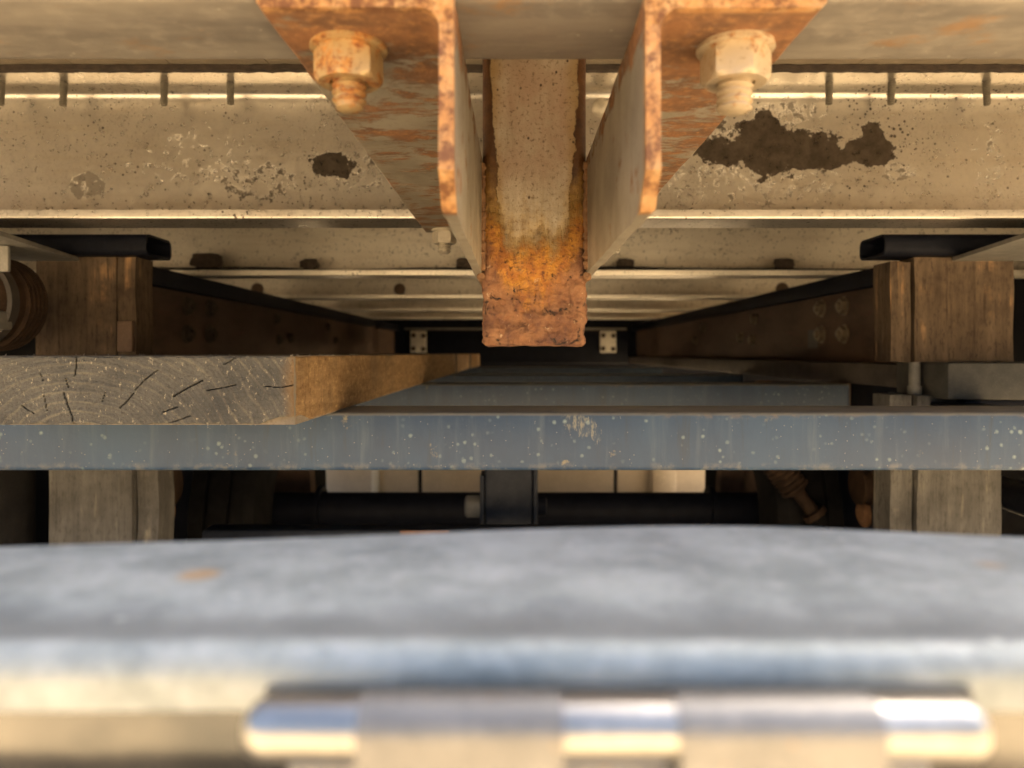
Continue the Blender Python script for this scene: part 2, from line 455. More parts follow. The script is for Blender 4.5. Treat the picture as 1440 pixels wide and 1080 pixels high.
def mat_galv():
    m = M('galvanised_tread_plate'); X, Y, Z = m.sep()
    n = m.noise(30, 8, .7); f = m.noise(150, 6, .75); b = m.noise(9, 5, .6)
    c = m.mix(m.ramp(n, .36, .64), (.245, .278, .275), (.385, .418, .408))
    c = m.mix(m.ramp(f, .42, .70, 0, .5), c, (.52, .545, .55))
    c = m.mix(m.ramp(b, .45, .7, 0, .25), c, (.26, .28, .29))
    # shade behind the lip, painted in as a darker band
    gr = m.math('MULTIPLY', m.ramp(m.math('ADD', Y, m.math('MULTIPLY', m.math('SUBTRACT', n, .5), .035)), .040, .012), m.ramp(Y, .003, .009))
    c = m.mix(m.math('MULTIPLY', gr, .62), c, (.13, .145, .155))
    c = m.mix(m.ramp(m.vor(42), .075, .04, 0, .5), c, (.62, .64, .63))
    c = m.mix(m.math('MULTIPLY', m.ramp(m.vor(13, vec=m.map(loc=(.31, .2, 0))), .09, .04), .7), c, (.46, .28, .12))
    return m.done(c, m.ramp(n, .2, .8, .42, .58), .2, f, .0008, .6)

def mat_fascia():
    m = M('smooth_zinc_fascia')
    n = m.noise(18, 5, .6)
    c = m.mix(m.ramp(n, .3, .7), (.085, .088, .09), (.20, .195, .185))
    return m.done(c, m.ramp(n, .2, .8, .16, .28), .9, n, .0008, .4)

def mat_ground():
    m = M('dry_sandy_ground')
    n = m.noise(.7, 8, .65); f = m.noise(14, 8, .7); g = m.vor(45)
    c = m.mix(m.ramp(n, .3, .7), (.60, .455, .275), (.52, .39, .235))
    c = m.mix(m.ramp(f, .4, .7, 0, .6), c, (.64, .50, .32))
    c = m.mix(m.ramp(g, .2, .08, 0, .5), c, (.33, .27, .2))
    return m.done(c, .95, 0, m.math('ADD', f, g), .02, .7, spec=.1)

SHEET = mat_sheet('dull_sheet_metal', (), (.88, .83, .72), .55)
PATCH1 = [(.272, .100, .040, .017, .66, 1), (.322, .112, .036, .042, .74, 1), (.372, .103, .052, .030, .76, 1), (.40, .092, .045, .014, .72, 1),
          (.462, .101, .036, .019, .76, 1), (.466, .115, .016, .022, .74, 1), (.345, .150, .05, .014, .47, .7), (.262, .125, .022, .022, .5, .9),
          (-.236, .084, .030, .017, .66, 1), (-.205, .074, .045, .022, .44, .8), (-.565, .056, .026, .016, .60, .42), (-.335, .060, .045, .026, .46, .8), (.30, .060, .12, .030, .43, .5),
          (-.42, .09, .08, .03, .40, .5), (.50, .075, .02, .012, .5, .6), (.62, .085, .02, .05, .42, .5)]
SHEET1 = mat_sheet('dull_sheet_metal_peeling', PATCH1)
ANGLE = mat_angle('rusty_angle_steel', .03); ANGLE2 = mat_angle('browner_angle_steel', .075); POST = mat_post(); SILL = mat_sill(); BLUE = mat_blue('blue_grey_beam_paint', 1.0); BLUE2 = mat_blue('shaded_blue_beam_paint', .62); RAIL = mat_rail()  # BLUE2: same beam paint, dimmed to imitate the shade deeper in
def mat_bolt(name, zinc, cover):
    m = M(name); n = m.noise(85, 8, .72)
    ru = m.mix(m.ramp(m.noise(240, 5, .7), .4, .6), (.24, .09, .03), (.52, .25, .07))
    c = m.mix(m.ramp(n, cover, cover + .14), zinc, ru)
    c = m.mix(m.ramp(m.noise(330, 4, .7), .56, .70, 0, .6), c, (.17, .09, .04))
    return m.done(c, m.ramp(n, .4, .6, .34, .66), .3, m.noise(300, 5, .7), .0003, .5)
BOLT = mat_bolt('rust_stained_zinc', (.46, .32, .15), .45); BOLT2 = mat_bolt('pale_stained_zinc', (.50, .40, .26), .53)
ZINC = mat_plain('pale_zinc', (.50, .45, .36), (.38, .34, .27), .42, .35, 60, (.2, .12, .06))
SCREW = mat_plain('dull_screw_steel', (.13, .115, .09), (.20, .18, .14), .55, .4, 90)
WELD = mat_plain('brown_weld_metal', (.14, .07, .035), (.30, .16, .07), .6, .2, 120, bump=.002)
TIMBER = mat_wood('brown_timber', (.074, .053, .035), (.138, .100, .066), (.034, .022, .015), pale=(.33, .20, .10))
TIMBER2 = mat_wood('grey_timber', (.088, .084, .078), (.140, .134, .122), (.048, .045, .041), pale=(.25, .225, .17))
PLANKSIDE = mat_plank_side()
PLANKTOP = mat_wood('weathered_plank_top', (.30, .26, .20), (.22, .185, .14), (.12, .10, .08), axis='Y')
BLACK = mat_plain('black_painted_steel', (.005, .006, .011), (.009, .0105, .017), .55, 0, 25, spec=.12)
NAVY = mat_plain('dark_navy_steel', (.014, .018, .030), (.028, .034, .048), .5, 0, 25, (.1, .1, .1), spec=.2)
RUBBER = mat_plain('black_rubber', (.007, .0065, .0065), (.014, .013, .0125), .8, 0, 30, spec=.12)
GREYST = mat_plain('dusty_grey_steel', (.17, .165, .15), (.25, .24, .21), .6, .2, 40, (.36, .32, .26))
RUSTST = mat_plain('light_rust', (.18, .085, .036), (.27, .14, .065), .8, 0, 40)
BROWNST = mat_plain('brown_rusty_steel', (.085, .052, .033), (.14, .088, .056), .75, 0, 30)
TANPAN = mat_plain('tan_painted_panel', (.46, .40, .31), (.55, .48, .38), .5, 0, 8)
WHITEP = mat_plain('chalky_white_paint', (.62, .59, .50), (.75, .71, .61), .6, 0, 30)
DIRT = mat_plain('caked_dark_dirt', (.035, .026, .02), (.07, .05, .035), .95, 0, 90, bump=.003)
CHROME = mat_plain('polished_steel_pin', (.36, .35, .33), (.46, .45, .425), .34, 1.0, 40, bump=.0001)
KNUCK = mat_plain('brushed_steel_knuckle', (.19, .188, .182), (.27, .264, .25), .40, .6, 40, (.42, .24, .1), bump=.0004)
BOLTR = mat_plain('dusty_bolt_steel', (.12, .09, .06), (.24, .19, .13), .42, .3, 60, (.4, .35, .25))
GRIME = mat_plain('grimy_brown_steel', (.030, .018, .011), (.06, .035, .02), .8, 0, 40, spec=.2)
LEDGE = mat_plain('dull_ledge_steel', (.055, .056, .050), (.088, .085, .074), .65, .1, 40, (.2, .17, .13))
RAIL2 = mat_plain('worn_flange_steel', (.040, .034, .030), (.075, .064, .055), .6, .1, 20)
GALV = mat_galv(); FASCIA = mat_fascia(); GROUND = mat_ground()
DECKM = mat_plain('deck_board', (.20, .16, .11), (.28, .23, .16), .8, 0, 12)

# ------------------------------------------------------------------ the setting
GZ = -0.75
g = obj('ground', (lambda bm: (bmesh.ops.create_grid(bm, x_segments=4, y_segments=4, size=600), bm)[1])(new()), GROUND)
g.location = (0, 0, GZ); g['kind'] = 'structure'

# ------------------------------------------------------------------ deck above (floor boards of the trailer)
ZB, ZT = .163, .347             # underside of the crossmembers, underside of the deck
deck = thing('trailer_deck', 'timber floor boards of the trailer laid over the steel crossmembers', 'deck', (0, .30, ZT))
bw = .118
bd = None; k = 0; x = -1.24
while x < 1.24:
    if bd is None:
        bd = part(deck, 'board', box(x, x + bw - .001, .338, 6.5, ZT + .0006, ZT + .04), DECKM); x_first = x
    else:
        c = bd.copy(); col.objects.link(c); c.parent = deck; c.location = (x - x_first, 0, 0)
    x += bw

# ------------------------------------------------------------------ rear sill
bm = add_extrude(new(), [(p.x, p.y) for p in (lambda q: fillet(q + [q[0], q[1]], .007, 4)[1:-1])(
    [Vector((.338, ZB)), Vector((.4145, ZB)), Vector((.4145, ZT)), Vector((.338, ZT))])], 'X', -1.24, 1.24, 24)
tag(obj('rear_sill', bm, SILL, None, (0, .36, ZB)), 'wide grey brown stained steel sill running across above the angle brackets', 'beam')

# ------------------------------------------------------------------ floor crossmembers (five C channels, open towards the rear)
YA, YW, PITCH = .897, .970, .65
def channel(front, web):
    pts = fillet([(front, ZB + .0115), (front, ZB), (web, ZB), (web, ZT), (front, ZT)], [.003, .010, .020], 7)
    out = sheet(pts, .0032)
    return add_extrude(new(), [(p.x, p.y) for p in out], 'X', -1.22, 1.22, 30)

def thread_profile(r, L, pitch, taper=.0, tip=.0):
    prof = [(0, r * .80)]; s = 0.0
    while s < L - pitch:
        t = 1 - taper * s / L
        prof += [(s + pitch * .15, r * .80 * t), (s + pitch * .5, r * t), (s + pitch * .65, r * t), (s + pitch * .98, r * .80 * t)]; s += pitch
    prof += [(L - pitch * .4, r * .8 * (1 - taper)), (L, r * .62 * (1 - tip))]
    return prof

labels = ['pale sheet metal floor crossmember with peeling dark patches behind the rusty post',
          'pale floor crossmember carrying a black cable and dirt clumps on its lip',
          'floor crossmember directly behind the one that carries the black cable',
          'fourth floor crossmember counted from the rusty post, narrow pale strip',
          'innermost floor crossmember next to the dark bulkhead']
ch2 = None
for k in range(5):
    y = YA + k * PITCH
    t = thing('floor_crossmember', labels[k], 'crossmember', (0, y, ZB), 'floor crossmembers under the deck')
    if k == 0:
        part(t, 'channel', channel(YA, YW), SHEET1)
    elif ch2 is None:
        ch2 = part(t, 'channel', channel(YA + PITCH, YW + PITCH), SHEET)
    else:
        c = ch2.copy(); col.objects.link(c); c.parent = t
    if k == 0:
        for px in (2, 90, 231, 324, 1166, 1254, 1387):
            X = (px - VX) / F * .936
            L = .029 + .003 * random.random()
            prof = thread_profile(.0050, L, .0022, .12, .3)
            part(t, 'deck_screw', lathe((X, .936, ZT - .0034), (random.uniform(-.05, .05), 0, -1), prof, 14), SCREW)
    if k == 0:
        bm = new(); rings = []
        for i in range(401):
            x = -1.2 + 2.4 * i / 400; n1 = mn.fractal(Vector((x * 60, 1, 0)), 1, 2, 4); n2 = mn.noise(Vector((x * 5, 4, 0)))
            zb = ZT - .0068 - .0016 * n1 - .0015 * n2; yb = YA - .010 + .003 * n1
            rings.append([bm.verts.new(p) for p in ((x, yb, ZT - .0005), (x, yb, zb), (x, YA - .0005, zb + .001 * n2), (x, YA - .0005, ZT - .0005))])
        for A, B in zip(rings, rings[1:]):
            for q in range(4): bm.faces.new((A[q], A[(q + 1) % 4], B[(q + 1) % 4], B[q])).smooth = True
        bmesh.ops.recalc_face_normals(bm, faces=bm.faces[:])
        part(t, 'gap_shade_strip', bm, DIRT)  # dark strip standing in for the shaded gap and rough flange edge
        part(t, 'rivet', lathe(((846 - VX) / F * .965, YW - .0033, ZB + .158), (0, -1, 0), [(0, .013), (.003, .012), (.007, .008), (.009, .003)], 20), ZINC)
    if k == 2:
        for px, s in ((362, .018), (562, .017), (1100, .019)):
            X = (px - VX) / F * (y + .066)
            part(t, 'bolt_head', lathe((X, y + .0695, ZB + .034), (0, -1, 0), [(0, s), (.004, s * 1.05), (.010, s * .95), (.013, s * .6)], 16), BROWNST)

# ------------------------------------------------------------------ cable and dirt clumps on the second crossmember
y2 = YA + PITCH
pts = [(-.95 + i * .05, y2 + .012 + .006 * math.sin(i * .7), ZB + .0125 + .0016 * math.sin(i * .9) + .003 * max(0, math.sin(i * .33))) for i in range(39)]
tag(obj('black_cable', add_tube(new(), pts, .0035, 8), RUBBER, None, (0, y2, ZB)), 'thin black cable lying along the lip of the second crossmember', 'cable')
def clump(px, w, h, seed):
    X = (px - VX) / F * (y2 + .02)
    bm = new()
    bmesh.ops.create_icosphere(bm, subdivisions=3, radius=1)
    for v in bm.verts:
        n = mn.fractal(v.co * 1.9 + Vector((seed, seed * 2, 0)), 1, 2, 5)
        v.co *= 1 + .45 * n
        v.co.x = max(-.95, min(.95, v.co.x)); v.co.z = max(-.85, min(.85, v.co.z))
        v.co = Vector((X + v.co.x * w, y2 + .028 + v.co.y * .012, ZB + .0145 + h + v.co.z * h))
        f = None
    for f in bm.faces: f.smooth = True
    return obj('dirt_clump', bm, DIRT, None, (X, y2 + .028, ZB + .014))
for px, wd, h, lab in ((288, .036, .019, 'largest dark dirt clump, on the cable lip beside the plank-side rail'),
                       (433, .021, .013, 'small dark dirt clump on the cable lip between largest clump and the small nut'),
                       (655, .022, .014, 'dark dirt clump below the small nut, partly hidden by the plank-side bracket'),
                       (880, .020, .013, 'small dark dirt clump close to the post, on the side away from plank'),
                       (1104, .022, .013, 'small dark dirt clump next to the rail on the side away from plank')):
    tag(clump(px, wd, h, px * .1), lab, 'dirt', 'dirt clumps on the crossmember lip')

# ------------------------------------------------------------------ rusty post
PX0, PX1, PY0, PY1, PZ0 = -.0271, .0577, .600, .684, .005
pc = ((PX0 + PX1) / 2, PY0, PZ0)
post = thing('hanging_post', 'square steel post hanging from the deck with heavily rusted lower end', 'post', pc)
def post_mesh():
    bm = new(); hw = (PX1 - PX0) / 2; cx = pc[0]; cy = (PY0 + PY1) / 2; hy = (PY1 - PY0) / 2; r = .0075
    per = []
    def seg(a, b, n):
        for i in range(n): per.append((a[0] + (b[0] - a[0]) * i / n, a[1] + (b[1] - a[1]) * i / n))
    def arc(cxx, cyy, a0, n):
        for i in range(n):
            a = R(a0 + 90 * i / n); per.append((cxx + r * math.cos(a), cyy + r * math.sin(a)))
    seg((-hw + r, -hy), (hw - r, -hy), 64); arc(hw - r, -hy + r, -90, 6)
    seg((hw, -hy + r), (hw, hy - r), 30); arc(hw - r, hy - r, 0, 6)
    seg((hw - r, hy), (-hw + r, hy), 10); arc(-hw + r, hy - r, 90, 6)
    seg((-hw, hy - r), (-hw, -hy + r), 30); arc(-hw + r, -hy + r, 180, 6)
    m = len(per); rings = []
    zs = [PZ0 + .115 * i / 100 for i in range(100)] + [PZ0 + .115 + (ZT - PZ0 - .115) * i / 30 for i in range(31)]
    for z in zs:
        ring = []
        h = z - PZ0
        amp = max(0, min(1, (.085 - h) / .05))
        for (a, b) in per:
            d = Vector((a, b, 0)); L = max(abs(a) / hw, abs(b) / hy); nrm = Vector((a / hw if abs(a) / hw > .9 else 0, b / hy if abs(b) / hy > .9 else 0, 0))
            nrm = nrm.normalized() if nrm.length > 0 else d.normalized()
            p = Vector((cx + a, cy + b, z))
            n1 = mn.fractal(p * 85, 1, 2, 4); n2 = mn.noise(p * 34); n3 = mn.fractal(p * 260, 1, 2, 3)
            q = p + nrm * (amp * (.0024 * n1 + .0016 * n2 + .0010 * n3 - .0004) + .00015 * n1)
            if h < .004: q.z += .0016 * mn.noise(p * 70) + (.0016 * (1 - h / .004)); q -= nrm * .0018 * (1 - h / .004)
            ring.append(bm.verts.new(q))
        rings.append(ring)
    for A, B in zip(rings, rings[1:]):
        for i in range(m):
            f = bm.faces.new((A[i], A[(i + 1) % m], B[(i + 1) % m], B[i])); f.smooth = True
    c = bm.verts.new((cx, cy, PZ0 + .003))
    for i in range(m): bm.faces.new((rings[0][(i + 1) % m], rings[0][i], c))
    bm.faces.new(rings[-1])
    bmesh.ops.recalc_face_normals(bm, faces=bm.faces[:])
    return bm
part(post, 'tube', post_mesh(), POST)
def weld(p0, p1, r, n, seed):
    p0 = Vector(p0); p1 = Vector(p1)
    pts = [p0.lerp(p1, i / n) + mn.noise_vector(Vector((i * .7, seed, 0))) * r * .35 for i in range(n + 1)]
    return add_tube(new(), pts, lambda i: r * (.62 + .30 * abs(math.sin(i * .85)) + .35 * mn.noise(Vector((i * .9, seed, 3)))), 9)
for s, xx in ((0, PX0 - .0002), (1, PX1 + .0002)):
    part(post, 'weld_bead', weld((xx, PY0 - .0005, .068), (xx, PY0 + .001, .155), .0036, 40, s), WELD)
    part(post, 'weld_bead', weld((xx, PY0 + .0015, .0635), (xx, PY1, .0635), .0040, 30, s + 5), WELD)

# ------------------------------------------------------------------ angle brackets
AZ0, AZ1, AZL = .1545, .1627, .0655     # flat leg underside / top, bottom of upright leg
def angle_mesh(side):
    th = .0068; r = .0085
    if side < 0: xi, xo = -.0276, -.116
    else: xi, xo = .0582, .1390
    s = side
    # outline in (x, z): start at the inner top corner
    o = [(xi, AZL), (xi, AZL + .0165), (xi, AZL + .05), (xi, AZ1 - .003), (xi + s * .003, AZ1), (xo - s * .002, AZ1), (xo, AZ1 - .002), (xo, AZ0 + .002), (xo - s * .002, AZ0)]
    cx, cz = xi + s * (th + r), AZ0 - r
    for i in range(6):
        a = R(90 * i / 5); o.append((cx - s * r * math.sin(a), cz + r * math.cos(a)))
    o += [(xi + s * th, AZL + .05), (xi + s * th, AZL + .0165), (xi + s * th, AZL + .001), (xi + s * (th - .001), AZL)]
    bm = new(); Y0, Y1 = .330, .945; n = 60
    rings = []
    for k in range(n + 1):
        f = k / n; y = Y0 + (Y1 - Y0) * f ** 1.5
        ring = []
        for (x, z) in o:
            zz, yy = z, y
            if k == 0: pass
            # sheared lower corner at the near end
            cut = .016 - (z - AZL)
            if cut > 0: yy = max(y, Y0 + cut * .9)
            p = Vector((x, yy, zz)); w_ = mn.noise_vector(p * 60) * .0005 + mn.noise_vector(p * 14) * .0004
            if k in (0,): w_.y *= 2.5
            ring.append(bm.verts.new(p + w_))
        rings.append(ring)
    m = len(o)
    for A, B in zip(rings, rings[1:]):
        for i in range(m):
            fc = bm.faces.new((A[i], A[(i + 1) % m], B[(i + 1) % m], B[i])); fc.smooth = True
    bm.faces.new(rings[0]); bm.faces.new(rings[-1])
    bmesh.ops.recalc_face_normals(bm, faces=bm.faces[:])
    caps = [f for f in bm.faces if len(f.verts) > 4]
    caps = bmesh.ops.triangulate(bm, faces=caps)['faces']
    for fc in caps: fc.smooth = False
    return bm

def hexr(t, s, r):          # distance to a hexagon of across-corner radius r
    a = (t + math.pi / 6) % (math.pi / 3) - math.pi / 6
    return r * math.cos(math.pi / 6) / math.cos(a)
def nut_mesh(c, rot, R_, h, washer=True):
    bm = new(); n = 60; cw = R_ * .93
    def rad(t, s, r):
        return min(hexr(t + rot, s, R_), r)
    prof = [(0, R_ * .90), (h * .10, R_ * .985), (h * .18, R_ * 1.01), (h * .82, R_ * 1.01), (h * .92, R_ * .965), (h, R_ * .88), (h, R_ * .56), (h * .8, R_ * .50)]
    return add_lathe(bm, c, (0, 0, -1), prof, n, radial=rad)
def bolt(t, X, Y, z, R_, h, rs, L, rot, mat, tilt=(0, 0)):
    wz = z
    nut = part(t, 'nut', nut_mesh((X, Y, wz - .0025), rot, R_, h), mat)
    part(t, 'washer', lathe((X, Y, wz), (0, 0, -1), [(-.0002, R_ * 1.10), (.0022, R_ * 1.12), (.0026, R_ * 1.08), (.0026, R_ * .6)], 36), mat, parent=nut)
    part(t, 'threaded_stud', lathe((X, Y, wz - h * .7), (tilt[0], tilt[1], -1), thread_profile(rs, L, .0036, .03, .15), 28), mat, parent=nut)
bl = thing('angle_bracket', 'rusty angle iron welded to the side of the post where bolt has a darker orange nut', 'bracket', (-.0276, .33, AZL), 'pair of rusty angle brackets')
bl['label'] = 'rusty angle iron bracket welded to the post, on the side of the wooden plank'
part(bl, 'angle_iron', angle_mesh(-1), ANGLE)
bolt(bl, -.0838, .3720, AZ0, .0172, .0165, .0086,   .0215, R(18), BOLT, (.02, -.03))
bolt(bl, -.0890, .9250, AZ0, .0150, .0150, .0085, .0195, R(6), ZINC)
br = thing('angle_bracket', 'rusty angle iron bracket welded to the post, on the side away from the plank', 'bracket', (.0582, .33, AZL), 'pair of rusty angle brackets')
part(br, 'angle_iron', angle_mesh(1), ANGLE2)
bolt(br, .1105, .3720, AZ0, .0172, .0165, .0090, .0225, R(42), BOLT2, (-.03, -.02))
bolt(br, .1230, .9250, AZ0, .0150, .0150, .0085, .0195, R(24), ZINC)

# ------------------------------------------------------------------ steel crossbars that carry the planks
ZP = -.0590                     # top of the crossbars
bar_labels = ['blue grey speckled steel crossbar under the near end of the plank',
              'dark blue grey crossbar with rounded end between the rails, behind the speckled one',
              'crossbar under the far end of the long plank', 'farthest crossbar, under the short planks']
def bar_mesh(x0, x1, y0, y1):
    bm = box(x0, x1, y0, y1, ZP - .058, ZP, .0045, 3)
    return bm
for k, (y0, x0, x1) in enumerate(((.737, -1.15, 1.15), (1.415, -.64, .64), (2.06, -.635, .635), (3.20, -.635, .635))):
    t = thing('steel_crossbar', bar_labels[k], 'crossbar', (0, y0, ZP - .058), 'steel crossbars under the planks')
    part(t, 'bar', bar_mesh(x0, x1, y0, y0 + .100), BLUE if k == 0 else BLUE2)
    if k == 0:
        for s in (-1, 1):
            part(t, 'mounting_bracket', box(s * .60 - .03, s * .60 + .03, .8368, 1.0195, ZP - .05, ZP - .008, .003), BLACK)
        # flaking scar
    if k == 1:
        for s in (-1, 1):
            part(t, 'end_bracket', box(s * .642 - .004, s * .642 + .004, y0 + .01, y0 + .09, ZP - .05, ZP + .002, .001), RAIL)

# ------------------------------------------------------------------ planks
PLX0, PLX1, PLZ0, PLZ1 = -.500, -.179, ZP + .0004, -.0012
def plank(y0, y1, x0, x1, name, label, detail):
    base = ((x0 + x1) / 2, y0, PLZ0)
    t = thing(name, label, 'plank', base, 'wooden planks on the crossbars')
    cxp = (110 - VX) / F * .6; czp = (640 - VY) / F * -.6
    cracks = []
    if detail:
        rnd = random.Random(3)
        def ck(pts, wd, dp): cracks.append(([((px - VX) / F * .6, (VY - py) / F * .6) for px, py in pts], wd, dp))
        ck([(106, 499), (108, 510), (105, 528)], .0011, .008)
        ck([(92, 532), (96, 545)], .0009, .006)
        ck([(89, 552), (95, 570), (101, 585), (103, 599)], .0011, .008)
        ck([(188, 553), (178, 565), (168, 574)], .0008, .006)
        ck([(285, 535), (265, 545), (243, 558)], .0010, .007)
        ck([(332, 541), (310, 546), (291, 549)], .0006, .005)
        ck([(62, 556), (66, 577)], .0008, .004)
        ck([(222, 520), (205, 533), (190, 548)], .0006, .004)
        ck([(250, 572), (228, 580)], .0006, .004)
        ck([(30, 570), (48, 582)], .0006, .004)
        ck([(148, 552), (143, 566)], .0005, .004)
        ck([(415, 541), (395, 545), (372, 543)], .0006, .006)
        ck([(415, 498), (416, 530), (414, 560), (417, 590)], .0010, .004)
        for i in range(14):
            a = rnd.uniform(R(12), R(168)); d = rnd.uniform(.03, .24)
            cx = cxp + math.cos(a) * d * 1.3; cz = czp + math.sin(a) * d * .7
            if not (PLZ0 < cz < PLZ1 and x0 < cx < x1): continue
            L = rnd.uniform(.003, .010); dr = Vector((cx - cxp, cz - czp)).normalized()
            cracks.append(([(cx - dr.x * L, cz - dr.y * L), (cx + dr.x * L * .1 + rnd.uniform(-.001, .001), cz), (cx + dr.x * L, cz + dr.y * L)], rnd.uniform(.0003, .0006), .003))
    def crackdepth(x, z):
        dep = 0
        for pl, wd, dp in cracks:
            if not (min(p[0] for p in pl) - .003 < x < max(p[0] for p in pl) + .003): continue
            for (ax, az), (bx, bz) in zip(pl, pl[1:]):
                ex, ez = bx - ax, bz - az; tt = max(0, min(1, ((x - ax) * ex + (z - az) * ez) / (ex * ex + ez * ez)))
                dd = math.hypot(x - ax - ex * tt, z - az - ez * tt) + -.00008 + .00014 * mn.noise(Vector((x * 420, 0, z * 420)))
                if dd < wd * .30: dep = max(dep, dp * (1 - max(0, dd) / (wd * .30)) ** .6)
        return dep
    def edgewear(x, y, z):
        """move a surface point in where the arris is worn; returns offset vector"""
        o = Vector((0, 0, 0))
        n = mn.fractal(Vector((x, y * .4, z)) * 130, 1, 2, 3)
        e = .0022 + .0011 * n
        dx = x1 - x; dz = z - PLZ0; du = PLZ1 - z; dy = y - y0
        for (a, va), (b, vb) in (((dx, Vector((-1, 0, 0))), (dy, Vector((0, 1, 0)))), ((dz, Vector((0, 0, 1))), (dy, Vector((0, 1, 0)))),
                                 ((du, Vector((0, 0, -1))), (dy, Vector((0, 1, 0)))), ((dx, Vector((-1, 0, 0))), (dz, Vector((0, 0, 1)))), ((dx, Vector((-1, 0, 0))), (du, Vector((0, 0, -1))))):
            s = e - (a + b)
            if s > 0: o += (va + vb) * s * .5
        # lower corner is broken away
        cdz = max(0, .011 - dz - .25 * abs(dy)); cc = max(0, .030 - dx - dz * .8) * max(0, 1 - dy / .05)
        o += Vector((0, 0, min(.006, cc * .35)))  if dz < .02 else Vector((0, 0, 0))
        return o
    if detail:
        bm = new(); nx, nz = 380, 92; grid = []
        for j in range(nz + 1):
            row = []
            for i in range(nx + 1):
                x = x0 + (x1 - x0) * i / nx; z = PLZ0 + (PLZ1 - PLZ0) * j / nz
                p = Vector((x, y0, z))
                rr = math.hypot((x - cxp) * .72, z - czp) + .0008 * mn.noise(p * 40)
                dy = crackdepth(x, z) + .00012 * math.sin(rr * 1150) + .0004 * mn.fractal(p * 380, 1, 2, 2) + .0005 * mn.noise(p * 45)
                inn = min(i, nx - i, j, nz - j)
                if inn < 1: dy *= .3
                q = p + Vector((0, max(-.0004, dy), 0)) + edgewear(x, y0, z)
                row.append(bm.verts.new(q))
            grid.append(row)
        for j in range(nz):
            for i in range(nx):
                f = bm.faces.new((grid[j][i], grid[j][i + 1], grid[j + 1][i + 1], grid[j + 1][i])); f.smooth = True
        part(t, 'end_grain', bm, mat_endgrain(cxp - base[0], czp - base[2]))
    # long sides
    bm = new(); ny, nz = (260, 46) if detail else (20, 8); grid = []
    for j in range(nz + 1):
        row = []
        for i in range(ny + 1):
            y = y0 + (y1 - y0) * (i / ny) ** (2.2 if detail else 1); z = PLZ0 + (PLZ1 - PLZ0) * j / nz
            p = Vector((x1, y, z))
            dx = .0005 * mn.fractal(Vector((0, y * 90, z * 260)), 1, 2, 3) + .0009 * mn.noise(Vector((0, y * 9, z * 40)))
            q = p - Vector((abs(dx) if 0 < i else 0, 0, 0)) + edgewear(x1, y, z)
            row.append(bm.verts.new(q))
        grid.append(row)
    for j in range(nz):
        for i in range(ny):
            f = bm.faces.new((grid[j][i], grid[j][i + 1], grid[j + 1][i + 1], grid[j + 1][i])); f.smooth = True
    part(t, 'sawn_edge', bm, PLANKSIDE)
    # body (top, bottom, far end, hidden edge)
    bm = new(); e = .0016
    add_box(bm, x0, x1 - e, y0 + (.006 if detail else .0), y1, PLZ0 + .0002, PLZ1 - .0009)
    part(t, 'board_body', bm, PLANKTOP)
    if detail:   # splinters along the top arris
        bm = new()
        for i in range(60):
            f = random.random(); x = x0 + (x1 - x0) * random.random(); y = y0 + .004 + .3 * f * f
            if random.random() < .35: x = x1 - .003; y = y0 + .7 * f * f
            h = random.uniform(.0006, .0022); a = random.uniform(0, 6.28)
            v0 = bm.verts.new((x - .0009, y, PLZ1 - .0013)); v1 = bm.verts.new((x + .0009, y + .0004, PLZ1 - .0013)); v2 = bm.verts.new((x, y + .0016, PLZ1 - .0013))
            v3 = bm.verts.new((x + math.cos(a) * .0012, y + math.sin(a) * .001, PLZ1 + h - .0006))
            for tri in ((v0, v1, v3), (v1, v2, v3), (v2, v0, v3)): bm.faces.new(tri)
        s = part(t, 'splinters', bm, PLANKTOP); s['kind'] = 'stuff'
    return t
plank(.600, 2.19, PLX0, PLX1, 'wooden_plank', 'thick weathered plank with cracked grey end grain resting on the crossbar', True)
plank(2.23, 2.80, -.49, -.176, 'wooden_plank', 'short plank end just beyond the long cracked plank', False)
plank(2.90, 3.55, -.49, -.172, 'wooden_plank', 'farthest short pale plank end beneath the rusty post', False)

# ------------------------------------------------------------------ added dark panels that block outside light along the flanks
for s in (-1, 1):
    t = thing('light_baffle', 'added light-blocking dark skirt along the flank of the trailer, %s' % ('beyond the round housing' if s < 0 else 'beyond the grey ledge'), 'baffle', (s * 1.232, .78, -.53), 'pair of added light baffles')
    part(t, 'plate', box(s * 1.232 - .004, s * 1.232 + .004, .78, 3.0, -.53, ZT - .001), BLACK)
    part(t, 'forward_plate', box(s * 1.232 - .004, s * 1.232 + .004, 3.001, 4.259, -.25, ZT - .001), BLACK)
    part(t, 'baffle_edge', box(s * 1.212 - .015, s * 1.212 + .015, .80, 2.98, -.53, -.51, .002), BLACK)

